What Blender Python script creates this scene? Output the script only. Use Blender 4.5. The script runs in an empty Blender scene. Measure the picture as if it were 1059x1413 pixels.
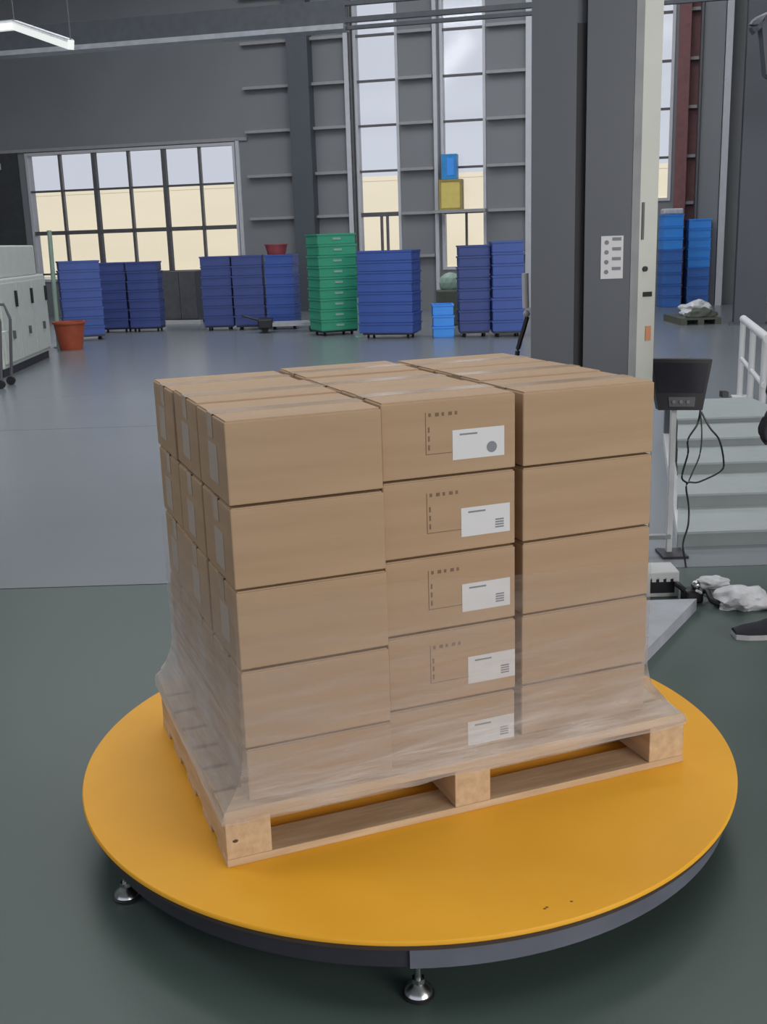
import bpy, bmesh, math, random
from mathutils import Vector, Matrix, noise
random.seed(7)
S = bpy.context.scene
COL = S.collection
# ------------------------------------------------------------------ camera
FPX, PITCH, ROLL, CZ = 1484.9, .2465, .0313, 1.4836
cd = bpy.data.cameras.new('camera'); cam = bpy.data.objects.new('camera', cd); COL.objects.link(cam)
cd.sensor_fit = 'HORIZONTAL'; cd.sensor_width = 36; cd.lens = FPX / 1059 * 36; cd.clip_end = 400; cd.clip_start = .05
_R = Vector((1, 0, 0)); _U = Vector((0, math.sin(PITCH), math.cos(PITCH))); _F = Vector((0, math.cos(PITCH), -math.sin(PITCH)))
_X = _R * math.cos(ROLL) - _U * math.sin(ROLL); _Y = _R * math.sin(ROLL) + _U * math.cos(ROLL)
cam.matrix_world = Matrix(((_X.x, _Y.x, -_F.x, 0), (_X.y, _Y.y, -_F.y, 0), (_X.z, _Y.z, -_F.z, CZ), (0, 0, 0, 1)))
S.camera = cam
CP = Vector((0, 0, CZ))
def ray(u, v): return _X * (u - 529.5) - _Y * (v - 706.5) + _F * FPX
def hit(u, v, z=0.0):
    d = ray(u, v); return CP + d * ((z - CZ) / d.z)
def at(u, v, Y):
    d = ray(u, v); return CP + d * (Y / d.y)
# ------------------------------------------------------------------ world, sun, lights, exposure
w = bpy.data.worlds.new('World'); S.world = w; w.use_nodes = True
bg = w.node_tree.nodes['Background']; bg.inputs[0].default_value = (.80, .83, .93, 1); bg.inputs[1].default_value = .84
sd = bpy.data.lights.new('sun', 'SUN'); sd.energy = 3.0; sd.angle = .3; sd.color = (1, .95, .84)
so = bpy.data.objects.new('sun', sd); COL.objects.link(so); so.rotation_euler = (math.radians(48), 0, math.radians(20))
def area(name, loc, tgt, sx, sy, e, col=(1, 1, 1)):
    l = bpy.data.lights.new(name, 'AREA'); l.shape = 'RECTANGLE'; l.size = sx; l.size_y = sy; l.energy = e; l.color = col
    o = bpy.data.objects.new(name, l); COL.objects.link(o); o.location = loc
    o.rotation_euler = (Vector(tgt) - Vector(loc)).to_track_quat('-Z', 'Y').to_euler(); return o
area('front_key_light', (7.5, -5, 3.4), (.2, 3, .8), 6, 4, 640, (1, .97, .93))  # unseen key light added at front right to brighten the carton fronts
area('ceiling_fill_light', (2.5, 3.2, 8.6), (1.5, 3.2, 0), 4, 6, 190, (1, .98, .95))  # added fill from above for the carton tops, no fixture built
area('ceiling_fill_light', (-1, 19, 8.6), (-1, 18, 0), 14, 5, 620, (.95, .97, 1))  # added fill that brightens the far end of the hall
area('ceiling_fill_light', (0, 10, 8.8), (0, 10.3, 0), 14, 2, 620, (.97, .98, 1))  # added fill that lifts the dark middle of the hall
area('ceiling_fill_light', (-7.5, 4.5, 8.0), (-.4, 2.8, .5), 3, 4, 240, (.98, .98, 1))  # added left fill aimed at the cartons, standing in for window light
S.view_settings.view_transform = 'Standard'; S.view_settings.look = 'None'
S.view_settings.exposure = 0; S.view_settings.gamma = 1; S.view_settings.use_curve_mapping = False
# ------------------------------------------------------------------ materials
def mat(name, col, rough=.6, metal=0, var=.12, scale=8, stretch=(1, 1, 1), bump=0, col2=None, spec=.5, detail=4, bscale=None):
    m = bpy.data.materials.new(name); m.use_nodes = True; nt = m.node_tree; N = nt.nodes; L = nt.links
    b = N['Principled BSDF']; b.inputs['Roughness'].default_value = rough; b.inputs['Metallic'].default_value = metal
    b.inputs['Specular IOR Level'].default_value = spec
    tc = N.new('ShaderNodeTexCoord'); mp = N.new('ShaderNodeMapping'); mp.inputs['Scale'].default_value = stretch
    nz = N.new('ShaderNodeTexNoise'); nz.inputs['Scale'].default_value = scale; nz.inputs['Detail'].default_value = detail
    cr = N.new('ShaderNodeValToRGB'); c1 = Vector(col); c2 = Vector(col2) if col2 else c1 * (1 + var)
    if not col2: c1 = c1 * (1 - var)
    cr.color_ramp.elements[0].position = .3; cr.color_ramp.elements[1].position = .7
    cr.color_ramp.elements[0].color = (*c1, 1); cr.color_ramp.elements[1].color = (*c2, 1)
    L.new(tc.outputs['Object'], mp.inputs[0]); L.new(mp.outputs[0], nz.inputs[0]); L.new(nz.outputs[0], cr.inputs[0]); L.new(cr.outputs[0], b.inputs[0])
    if bump:
        bn = N.new('ShaderNodeBump'); bn.inputs['Strength'].default_value = bump; bn.inputs['Distance'].default_value = .01
        if bscale:
            n2 = N.new('ShaderNodeTexNoise'); n2.inputs['Scale'].default_value = bscale; L.new(mp.outputs[0], n2.inputs[0]); L.new(n2.outputs[0], bn.inputs['Height'])
        else: L.new(nz.outputs[0], bn.inputs['Height'])
        L.new(bn.outputs[0], b.inputs['Normal'])
    return m
M = {}
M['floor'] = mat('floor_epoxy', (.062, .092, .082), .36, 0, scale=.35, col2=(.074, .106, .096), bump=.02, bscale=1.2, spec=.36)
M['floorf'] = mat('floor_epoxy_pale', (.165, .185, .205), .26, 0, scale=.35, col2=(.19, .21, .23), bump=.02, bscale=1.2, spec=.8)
M['wall'] = mat('wall_cladding', (.215, .225, .24), .6, var=.05, scale=.6)
M['wall_dark'] = mat('wall_dark', (.05, .055, .06), .7)
M['girt'] = mat('girt_steel', (.33, .33, .34), .5, var=.05)
M['jamb'] = mat('jamb_aluminium', (.55, .56, .6), .4, var=.04)
M['mull'] = mat('mullion_grey', (.11, .11, .12), .5)
M['ceil'] = mat('ceiling_sheet', (.35, .36, .38), .7)
M['beam'] = mat('crane_steel', (.085, .095, .11), .5)
M['beaml'] = mat('flange_steel', (.42, .44, .48), .4)
M['red'] = mat('red_paint', (.35, .07, .08), .5)
M['redcol'] = mat('red_oxide', (.20, .085, .09), .6)
M['yellow'] = mat('turntable_yellow', (.84, .405, .028), .5, scale=3, col2=(.90, .45, .04), bump=.015, bscale=60, spec=.2)
M['edge'] = mat('dark_edge', (.07, .045, .03), .5)
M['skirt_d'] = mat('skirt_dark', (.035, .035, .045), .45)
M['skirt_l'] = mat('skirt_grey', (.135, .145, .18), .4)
M['steel'] = mat('zinc_steel', (.55, .56, .56), .25, 1, var=.08)
M['rubber'] = mat('black_rubber', (.012, .012, .014), .55)
M['card'] = mat('kraft_cardboard', (.395, .262, .158), .75, scale=5, stretch=(.35, 1, 4), col2=(.455, .312, .195), bump=.08, bscale=9)
M['carddark'] = mat('printed_ink', (.20, .125, .08), .8)
M['tape'] = mat('clear_tape', (.46, .335, .225), .24, var=.05, spec=.6)
M['label'] = mat('label_paper', (.66, .66, .68), .5, var=.02)
M['labelside'] = mat('side_label_paper', (.47, .38, .32), .6, var=.04)
M['ink'] = mat('grey_ink', (.20, .21, .24), .6)
M['wood'] = mat('pine_wood', (.50, .34, .20), .7, scale=5, stretch=(1, 9, 9), col2=(.64, .47, .30), bump=.15)
M['wood2'] = mat('pine_beam', (.50, .34, .20), .7, scale=5, stretch=(9, 1, 9), col2=(.64, .47, .30), bump=.15)
M['knot'] = mat('wood_knot', (.10, .05, .03), .8)
M['mast'] = mat('mast_grey', (.086, .096, .115), .42, var=.04, scale=2)
M['groove'] = mat('mast_groove', (.018, .018, .022), .6)
M['bevel'] = mat('mast_trim', (.30, .31, .32), .4)
M['cream'] = mat('mast_cream', (.58, .60, .55), .45, var=.03)
M['white'] = mat('white_paint', (.62, .63, .64), .45, var=.03)
M['mach'] = mat('machine_white', (.58, .62, .58), .5, var=.04)
M['blue'] = mat('blue_plastic', (.05, .11, .40), .45, var=.1, scale=2)
M['blued'] = mat('deep_blue_plastic', (.05, .08, .27), .5, var=.1, scale=2)
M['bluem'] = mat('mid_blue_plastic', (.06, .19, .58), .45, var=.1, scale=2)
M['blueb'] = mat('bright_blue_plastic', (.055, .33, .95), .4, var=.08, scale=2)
M['green'] = mat('green_plastic', (.05, .38, .22), .45, var=.1, scale=2)
M['greenl'] = mat('pale_green_paint', (.28, .40, .33), .5)
M['tag'] = mat('pale_tag', (.30, .50, .42), .5)
M['orange'] = mat('orange_plastic', (.42, .09, .04), .5)
M['olive'] = mat('olive_plastic', (.09, .10, .08), .7)
M['black'] = mat('black_plastic', (.014, .014, .018), .4)
M['screen'] = mat('dark_screen', (.025, .025, .035), .2)
M['bag'] = mat('white_bag', (.60, .61, .64), .45, bump=.1, scale=20)
M['cloth'] = mat('dark_cloth', (.015, .016, .024), .85, bump=.2, scale=30)
M['glove'] = mat('dark_glove', (.03, .03, .04), .8)
M['skin'] = mat('skin', (.48, .28, .20), .55, var=.05)
M['hair'] = mat('black_hair', (.012, .01, .01), .6)
M['sole'] = mat('grey_sole', (.45, .45, .46), .6)
M['stair'] = mat('stair_plate', (.21, .235, .24), .5, var=.05)
M['tread'] = mat('tread_plate', (.29, .33, .33), .45, var=.05)
M['facade'] = mat('cream_facade', (.80, .72, .56), .8, var=.04, scale=.2, stretch=(.3, 1, 2))
M['yellowp'] = mat('yellow_panel', (.72, .58, .16), .4, var=.04)
M['yframe'] = mat('yellow_frame', (.35, .27, .08), .5)
M['sky_blue'] = mat('sky_blue_panel', (.03, .26, .62), .4)
M['asphalt'] = mat('yard', (.35, .34, .32), .9, var=.06, scale=.5)
M['warn'] = mat('warning_orange', (.62, .27, .14), .5)
def glassmat(name, fac, colr):
    m = bpy.data.materials.new(name); m.use_nodes = True; nt = m.node_tree; N = nt.nodes; L = nt.links
    N.remove(N['Principled BSDF']); out = N['Material Output']
    t = N.new('ShaderNodeBsdfTransparent'); t.inputs[0].default_value = (*colr, 1)
    g = N.new('ShaderNodeBsdfGlossy'); g.inputs['Roughness'].default_value = .08
    lw = N.new('ShaderNodeFresnel'); lw.inputs[0].default_value = 1.45
    mx = N.new('ShaderNodeMixShader'); ma = N.new('ShaderNodeMath'); ma.operation = 'MULTIPLY'; ma.inputs[1].default_value = fac
    L.new(lw.outputs[0], ma.inputs[0]); L.new(ma.outputs[0], mx.inputs[0]); L.new(t.outputs[0], mx.inputs[1]); L.new(g.outputs[0], mx.inputs[2]); L.new(mx.outputs[0], out.inputs[0])
    return m
M['glass'] = glassmat('window_glass', 1, (.95, .96, .97))
def filmmat():
    m = bpy.data.materials.new('stretch_film'); m.use_nodes = True; nt = m.node_tree; N = nt.nodes; L = nt.links
    b = N['Principled BSDF']; out = N['Material Output']
    b.inputs[0].default_value = (.66, .60, .57, 1); b.inputs['Roughness'].default_value = .36; b.inputs['Specular IOR Level'].default_value = .7
    tc = N.new('ShaderNodeTexCoord'); mp = N.new('ShaderNodeMapping'); mp.inputs['Scale'].default_value = (1.2, 1.2, 11); mp.inputs['Rotation'].default_value = (0, .06, 0)
    nz = N.new('ShaderNodeTexNoise'); nz.inputs['Scale'].default_value = 3.5; nz.inputs['Detail'].default_value = 6
    L.new(tc.outputs['Object'], mp.inputs[0]); L.new(mp.outputs[0], nz.inputs[0])
    bn = N.new('ShaderNodeBump'); bn.inputs['Strength'].default_value = .35; bn.inputs['Distance'].default_value = .02
    L.new(nz.outputs[0], bn.inputs['Height']); L.new(bn.outputs[0], b.inputs['Normal'])
    cr = N.new('ShaderNodeValToRGB'); cr.color_ramp.elements[0].position = .35; cr.color_ramp.elements[1].position = .75
    cr.color_ramp.elements[0].color = (.20, .20, .20, 1); cr.color_ramp.elements[1].color = (.55, .55, .55, 1)
    L.new(nz.outputs[0], cr.inputs[0])
    # fewer layers of film towards the top of the wrap
    sx = N.new('ShaderNodeSeparateXYZ'); mr = N.new('ShaderNodeMapRange'); L.new(tc.outputs['Object'], sx.inputs[0]); L.new(sx.outputs[2], mr.inputs[0])
    mr.inputs[1].default_value = .12; mr.inputs[2].default_value = .60; mr.inputs[3].default_value = 1.0; mr.inputs[4].default_value = .12
    ml = N.new('ShaderNodeMath'); ml.operation = 'MULTIPLY'; L.new(cr.outputs[0], ml.inputs[0]); L.new(mr.outputs[0], ml.inputs[1])
    t = N.new('ShaderNodeBsdfTransparent'); mx = N.new('ShaderNodeMixShader')
    lw = N.new('ShaderNodeLayerWeight'); lw.inputs[0].default_value = .5
    pw = N.new('ShaderNodeMath'); pw.operation = 'POWER'; pw.inputs[1].default_value = 3; L.new(lw.outputs['Facing'], pw.inputs[0])
    m2 = N.new('ShaderNodeMath'); m2.operation = 'MULTIPLY'; L.new(pw.outputs[0], m2.inputs[0]); L.new(mr.outputs[0], m2.inputs[1])
    m3 = N.new('ShaderNodeMath'); m3.operation = 'MULTIPLY_ADD'; m3.inputs[1].default_value = .9; m3.use_clamp = True; L.new(m2.outputs[0], m3.inputs[0]); L.new(ml.outputs[0], m3.inputs[2])
    L.new(m3.outputs[0], mx.inputs[0]); L.new(t.outputs[0], mx.inputs[1]); L.new(b.outputs[0], mx.inputs[2]); L.new(mx.outputs[0], out.inputs[0])
    return m
M['film'] = filmmat()
# ------------------------------------------------------------------ mesh helpers
class MB:
    def __init__(s): s.bm = bmesh.new()
    def box(s, x0, x1, y0, y1, z0, z1, mtx=None, bev=0):
        r = bmesh.ops.create_cube(s.bm, size=1); vs = r['verts']
        for v in vs: v.co = Vector((x0 + (v.co.x + .5) * (x1 - x0), y0 + (v.co.y + .5) * (y1 - y0), z0 + (v.co.z + .5) * (z1 - z0)))
        if bev:
            es = list({e for v in vs for e in v.link_edges})
            g = bmesh.ops.bevel(s.bm, geom=es, offset=bev, segments=2, affect='EDGES', profile=.5)
            vs = list({v for f in g['faces'] for v in f.verts} | {v for v in vs if v.is_valid})
        if mtx:
            for v in vs: v.co = mtx @ v.co
        return s
    def cyl(s, a, b, r, r2=None, n=14):
        a = Vector(a); b = Vector(b); d = b - a; L = d.length
        q = d.to_track_quat('Z', 'Y').to_matrix().to_4x4()
        bmesh.ops.create_cone(s.bm, cap_ends=True, segments=n, radius1=r, radius2=r if r2 is None else r2, depth=L, matrix=Matrix.Translation((a + b) / 2) @ q)
        return s
    def ball(s, c, r, sc=(1, 1, 1), n=2):
        bmesh.ops.create_icosphere(s.bm, subdivisions=n, radius=r, matrix=Matrix.Translation(c) @ Matrix.Diagonal((*sc, 1))); return s
    def tube(s, pts, r, n=8):
        pts = [Vector(p) for p in pts]; rings = []
        for i, p in enumerate(pts):
            d = (pts[min(i + 1, len(pts) - 1)] - pts[max(i - 1, 0)]).normalized()
            a = d.orthogonal().normalized() if abs(d.z) > .99 else d.cross(Vector((0, 0, 1))).normalized(); b = d.cross(a)
            rings.append([s.bm.verts.new(p + (a * math.cos(t) + b * math.sin(t)) * r) for t in [2 * math.pi * k / n for k in range(n)]])
        for i in range(len(rings) - 1):
            for k in range(n): s.bm.faces.new((rings[i][k], rings[i][(k + 1) % n], rings[i + 1][(k + 1) % n], rings[i + 1][k]))
        s.bm.faces.new(rings[0]); s.bm.faces.new(rings[-1]); return s
    def prism(s, pts, ext):
        ext = Vector(ext); a = [s.bm.verts.new(p) for p in pts]; b = [s.bm.verts.new(Vector(p) + ext) for p in pts]; n = len(pts)
        s.bm.faces.new(a); s.bm.faces.new(b)
        for i in range(n): s.bm.faces.new((a[i], a[(i + 1) % n], b[(i + 1) % n], b[i]))
        return s
    def lathe(s, prof, c=(0, 0, 0), n=48):
        rings = []
        for (r, z) in prof: rings.append([s.bm.verts.new((c[0] + r * math.cos(2 * math.pi * k / n), c[1] + r * math.sin(2 * math.pi * k / n), c[2] + z)) for k in range(n)])
        for i in range(len(rings) - 1):
            for k in range(n): s.bm.faces.new((rings[i][k], rings[i][(k + 1) % n], rings[i + 1][(k + 1) % n], rings[i + 1][k]))
        s.bm.faces.new(rings[0]); s.bm.faces.new(rings[-1]); return s
    def build(s, name, m, parent=None, smooth=False, loc=(0, 0, 0), rotz=0):
        bmesh.ops.recalc_face_normals(s.bm, faces=s.bm.faces)
        me = bpy.data.meshes.new(name); s.bm.to_mesh(me); s.bm.free(); me.materials.append(m)
        if smooth:
            for p in me.polygons: p.use_smooth = True
            try: me.set_sharp_from_angle(angle=math.radians(40))
            except Exception: pass
        o = bpy.data.objects.new(name, me); COL.objects.link(o); o.parent = parent; o.location = loc; o.rotation_euler = (0, 0, rotz)
        return o
def tag(o, label=None, cat=None, group=None, kind=None):
    if label: o['label'] = label
    if cat: o['category'] = cat
    if group: o['group'] = group
    if kind: o['kind'] = kind
    return o
def thing(name, label, cat, loc=(0, 0, 0), rotz=0, group=None):
    o = bpy.data.objects.new(name, None); COL.objects.link(o); o.location = loc; o.rotation_euler = (0, 0, rotz); o.empty_display_size = .1
    return tag(o, label, cat, group)
def struct(o): o['kind'] = 'structure'; return o
def sroot(name, loc=(0, 0, 0), rotz=0):
    o = bpy.data.objects.new(name, None); COL.objects.link(o); o.location = loc; o.rotation_euler = (0, 0, rotz); o['kind'] = 'structure'; return o
def smoothpath(pts, n=6):
    pts = [Vector(p) for p in pts]; out = []
    for i in range(len(pts) - 1):
        p0 = pts[max(i - 1, 0)]; p1 = pts[i]; p2 = pts[i + 1]; p3 = pts[min(i + 2, len(pts) - 1)]
        for k in range(n):
            t = k / n; out.append(.5 * ((2 * p1) + (p2 - p0) * t + (2 * p0 - 5 * p1 + 4 * p2 - p3) * t * t + (3 * p1 - p0 - 3 * p2 + p3) * t ** 3))
    out.append(pts[-1]); return out
# ------------------------------------------------------------------ the hall (frame turned TH about z; s runs along the far wall)
TH = math.radians(14); YW = 24.6
E_ = Vector((math.cos(TH), -math.sin(TH), 0)); N_ = Vector((math.sin(TH), math.cos(TH), 0)); W0 = Vector((0, YW, 0))
def wallhit(u, v, off=0):
    d = ray(u, v); t = ((W0 + N_ * off - CP).dot(N_)) / d.dot(N_); P = CP + d * t
    return (P - W0).dot(E_), P.z
def loc3(s, n, z): return W0 + E_ * s + N_ * n + Vector((0, 0, z))
SL, SR = -10.0, 21.0
HC = 9.2
ROT = -TH
# floor slabs with recessed joints
fl = sroot('floor')
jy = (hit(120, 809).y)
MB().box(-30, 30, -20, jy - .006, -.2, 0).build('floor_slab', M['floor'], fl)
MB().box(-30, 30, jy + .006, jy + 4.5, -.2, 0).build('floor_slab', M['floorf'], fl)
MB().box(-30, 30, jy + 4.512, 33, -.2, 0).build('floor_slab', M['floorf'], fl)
MB().box(-30, 30, -20, 33, -.25, -.012).build('joint_filler', M['mull'], fl)
struct(MB().box(-60, 60, 33, 90, -.2, 0).build('ground_yard', M['asphalt']))
# far wall with window openings
win = []
def rng(a, b): return wallhit(a[0], a[1])[0], wallhit(b[0], b[1])[0]
w1 = (wallhit(34, 212)[0], wallhit(330, 300)[0], wallhit(240, 385)[1], wallhit(180, 204)[1])
w2 = (wallhit(492, 200)[0], wallhit(552, 200)[0], wallhit(530, 375)[1], 8.0)
w3 = (wallhit(609, 200)[0], wallhit(671, 200)[0], wallhit(620, 372)[1], 8.0)
w4 = (wallhit(880, 100)[0], wallhit(931, 100)[0], wallhit(920, 277)[1], 8.0)
wins = [w1, w2, w3, w4]
wb = sroot('wall_back', W0, ROT)
xs = [SL, w1[0], w1[1], w2[0], w2[1], w3[0], w3[1], w4[0], w4[1], SR]
for i in range(0, 10, 2): MB().box(xs[i], xs[i + 1], 0, .25, 0, HC).build('wall_panel', M['wall'], wb)
for ww in wins:
    MB().box(ww[0], ww[1], 0, .25, 0, ww[2]).build('wall_panel', M['wall'], wb)
    MB().box(ww[0], ww[1], 0, .25, ww[3], HC).build('wall_panel', M['wall'], wb)
dark0 = wallhit(-60, 230)[0]
MB().box(dark0, wallhit(27, 240)[0], -.06, 0, 0, wallhit(12, 212)[1]).build('wall_panel', M['wall_dark'], wb)
struct(MB().box(-.25, 0, -32, .25, 0, HC).build('wall_left', M['wall'], None, loc=loc3(SL, 0, 0), rotz=ROT))
struct(MB().box(0, .25, -32, .25, 0, HC).build('wall_right', M['wall'], None, loc=loc3(SR, 0, 0), rotz=ROT))
struct(MB().box(SL - .3, SR + .3, -36, .3, HC, HC + .15).build('ceiling', M['ceil'], None, loc=W0, rotz=ROT))
# windows: frame, mullions, panes
def window(n, ww, cols, rows_z, heavyc=(), heavyr=(), label=None):
    r = sroot('window_%d' % n, W0, ROT); s0, s1, z0, z1 = ww
    f = MB(); t = .06
    f.box(s0, s0 + t, -.03, .2, z0, z1); f.box(s1 - t, s1, -.03, .2, z0, z1); f.box(s0 + t, s1 - t, -.03, .2, z0, z0 + t); f.box(s0 + t, s1 - t, -.03, .2, z1 - t, z1)
    f.build('window_frame', M['jamb'], r)
    for i in range(1, cols):
        x = s0 + (s1 - s0) * i / cols; h = .045 if i in heavyc else .022
        MB().box(x - h, x + h, -.02, .1, z0 + t, z1 - t).build('mullion', M['mull'], r)
    for k, z in enumerate(rows_z):
        h = .045 if k in heavyr else .022
        for i in range(cols):
            xa = s0 + (s1 - s0) * i / cols + (.05 if i else t); xb = s0 + (s1 - s0) * (i + 1) / cols - (.05 if i < cols - 1 else t)
            MB().box(xa, xb, -.01, .09, z - h, z + h).build('transom', M['mull'], r)
    zz = [z0 + t] + sorted(rows_z) + [z1 - t]
    for i in range(cols):
        for k in range(len(zz) - 1):
            xa = s0 + (s1 - s0) * i / cols + .03; xb = s0 + (s1 - s0) * (i + 1) / cols - .03
            MB().box(xa, xb, .035, .041, zz[k] + .025, zz[k + 1] - .025).build('pane', M['glass'], r)
    return r
rowz = wallhit(180, 318)[1]; row1 = wallhit(180, 259)[1]
window(1, w1, 6, [row1, rowz, rowz - (row1 - rowz)], (2, 4), (1,))
r2 = [wallhit(520, v)[1] for v in (296, 236, 173, 111)]
sp = r2[3] - r2[2]; r2 += [r2[3] + sp, r2[3] + 2 * sp]; r2 = [z for z in r2 if z < 7.8]
window(2, w2, 1, r2, (), (0,)); 
window(3, w3, 1, [z for z in r2], (), (0,))
window(4, w4, 1, [z for z in r2 if z > w4[2] + .2], (), ())
# small extra mullions under the low transom of windows 2 and 3
tr = sroot('trim_1', W0, ROT)
for u in (527, 535): s_ = wallhit(u, 320)[0]; MB().box(s_ - .02, s_ + .02, -.02, .1, w2[2] + .06, r2[0] - .045).build('mullion', M['mull'], tr)
s_ = wallhit(644, 320)[0]; MB().box(s_ - .02, s_ + .02, -.02, .1, w3[2] + .06, r2[0] - .045).build('mullion', M['mull'], tr)
# girts between the windows (light steel rails), one rail each
gt = sroot('trim_2', W0, ROT)
s345 = wallhit(345, 250)[0]; scol = wallhit(422, 200)[0]; s733 = wallhit(731, 200)[0]
zs = r2 + [r2[0] - sp]
for z in zs:
    for a, b in ((s345, w2[0] - .12), (w2[1] + .03, w3[0] - .15), (w3[1] + .03, s733), (s733 + .12, w4[0] - .1), (wallhit(938, 100)[0], wallhit(964, 100)[0])):
        MB().box(a, b, -.14, 0, z - .03, z + .03).build('girt', M['girt'] if z > r2[0] - .1 or True else M['girt'], gt)
MB().box(SL, s345, -.05, 0, w1[3] + .02, w1[3] + .09).build('girt', M['girt'], gt)
# wall posts
pt = sroot('trim_3', W0, ROT)
def post(u0, u1, dep, m, nm='wall_post', top=HC - .05, v=200):
    a = wallhit(u0, v)[0]; b = wallhit(u1, v)[0]; return MB().box(a, b, -dep, 0, 0, top).build(nm, m, pt)
post(408, 436, .35, M['mast'])
post(481, 487, .16, M['jamb'], 'jamb_post'); post(488, 490.5, .12, M['mull'], 'jamb_post')
post(601, 606, .16, M['jamb'], 'jamb_post')
post(727, 735, .2, M['jamb'])
post(934, 950, .3, M['redcol'], 'red_post', v=150)
post(950, 963, .02, M['redcol'], 'red_post', v=150)
post(963.5, 966.5, .35, M['mull'], 'dark_post', v=150)
post(967, 996, .3, M['wall'], 'panel_post', v=150)
post(997, 1006, .45, M['jamb'], 'jamb_post', v=150)
post(329, 334, .05, M['jamb'], 'jamb_post', w1[3] + .05, 260)
# big steel column in front right: web and two flanges
c0 = hit(1013, 449); sc = c0.y / FPX
cr_ = sroot('trim_4', (c0.x, c0.y, 0), math.radians(-14))
MB().box(0, .48, 0, .03, .02, HC).build('column_flange', M['mast'], cr_)
MB().box(.23, .25, .03, .40, .02, HC).build('column_web', M['mast'], cr_)
MB().box(0, .48, .40, .43, .02, HC).build('column_flange', M['mast'], cr_)
MB().box(-.06, .54, -.06, .49, 0, .02).build('column_base_plate', M['mull'], cr_)
struct(MB().box(.62, 1.3, .4, .6, 0, HC).build('trim_5', M['girt'], None, loc=(c0.x, c0.y, 0), rotz=math.radians(-14)))
# outdoors
bl = thing('warehouse', 'long cream warehouse seen outside through the windows', 'building', (0, 62, 0), ROT)
MB().box(-45, 45, 0, 12, 0, 4.7).build('wall', M['facade'], bl)
MB().box(-45, 45, -.02, 12.3, 4.7, 4.95).build('roof', M['facade'], bl)
# ------------------------------------------------------------------ overhead crane girder, cable bars, lamp
def bar_between(mb, p, q, h, t):
    p = Vector(p); q = Vector(q); d = q - p; L = d.length; ang = math.atan2(d.y, d.x); sl = math.asin(d.z / L)
    mt = Matrix.Translation(p) @ Matrix.Rotation(ang, 4, 'Z') @ Matrix.Rotation(-sl, 4, 'Y')
    return mb.box(0, L, -t / 2, t / 2, -h / 2, h / 2, mt)
GN = -7.5
gz = wallhit(250, 60, GN)[1]
def gloc(u, dz): s = wallhit(u, 40, GN)[0]; return s
g = thing('crane_girder', 'dark overhead crane girder crossing high in front of the far wall', 'girder', W0 + N_ * GN + Vector((0, 0, gz)), ROT)
sA = SL + .02; sB = wallhit(478, 40, GN)[0]; sC = SR - .02
MB().box(sA, sB, -.03, .03, .07, .42).build('girder_web', M['beam'], g)
MB().box(sA, sB, -.16, .16, 0, .07).build('bottom_flange', M['beaml'], g)
for z, h in ((.03, .05), (.135, .07), (.36, .06), (.72, .05)):
    MB().box(sB, sC, -.04, .04, z - h / 2, z + h / 2).build('conductor_bar', M['beam'], g)
lp = [at(-30, 40, 13), at(20, 35, 13), at(98, 62, 12)]
M['lamp'] = bpy.data.materials.new('led_diffuser'); M['lamp'].use_nodes = True
_b = M['lamp'].node_tree.nodes['Principled BSDF']; _b.inputs[0].default_value = (.8, .8, .8, 1); _b.inputs['Emission Color'].default_value = (.95, 1, .95, 1); _b.inputs['Emission Strength'].default_value = .5
lo = thing('strip_lamp', 'bent white strip lamp hanging at the top left under the crane girder', 'lamp', lp[1])
for a, b in ((0, 1), (1, 2)):
    m_ = MB(); bar_between(m_, lp[a] - lp[1], lp[b] - lp[1], .09, .07); m_.build('diffuser', M['lamp'], lo)
    m_ = MB(); bar_between(m_, lp[a] - lp[1] + Vector((0, 0, .04)), lp[b] - lp[1] + Vector((0, 0, .04)), .03, .07); m_.build('housing', M['beaml'], lo)
for p in lp[1:]: MB().cyl(p - lp[1] + Vector((0, 0, .05)), Vector((p.x - lp[1].x, p.y - lp[1].y, HC - lp[1].z)), .008, n=6).build('hanger_wire', M['beam'], lo)
# hose at the top right corner
hp = [at(1062, 22, 6), at(1052, 24, 6), at(1043, 36, 6), at(1046, 42, 6)]
h_ = MB(); h_.tube(smoothpath([hp[3], hp[2], hp[1], hp[1] + Vector((.1, .02, .25)), (hp[1].x + .15, hp[1].y, HC)]), .035); tag(h_.build('overhead_duct', M['mast'], None, True), 'grey duct end hanging at the top right corner of the picture', 'duct')
# ------------------------------------------------------------------ crates
def tote_mesh(name, m, W, D, H):
    b = MB(); t = .02
    b.prism([(-W / 2 + t, -D / 2 + t, .0), (W / 2 - t, -D / 2 + t, .0), (W / 2 - t, D / 2 - t, .0), (-W / 2 + t, D / 2 - t, .0)], (0, 0, .012))
    for x0, x1, y0, y1 in ((-W / 2 + .012, W / 2 - .012, -D / 2 + .012, -D / 2 + .03), (-W / 2 + .012, W / 2 - .012, D / 2 - .03, D / 2 - .012), (-W / 2 + .012, -W / 2 + .03, -D / 2 + .03, D / 2 - .03), (W / 2 - .03, W / 2 - .012, -D / 2 + .03, D / 2 - .03)):
        b.box(x0, x1, y0, y1, .012, H - .02)
    for x0, x1, y0, y1 in ((-W / 2, W / 2, -D / 2, -D / 2 + .03), (-W / 2, W / 2, D / 2 - .03, D / 2), (-W / 2, -W / 2 + .03, -D / 2 + .03, D / 2 - .03), (W / 2 - .03, W / 2, -D / 2 + .03, D / 2 - .03)):
        b.box(x0, x1, y0, y1, H - .028, H - .002)
    return b.build(name, m)
ORD = ['topmost', 'second from the top', 'third from the top', 'fourth from the top', 'fifth from the top', 'sixth from the top', 'seventh from the top', 'eighth from the top', 'ninth from the top', 'tenth from the top']
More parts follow.
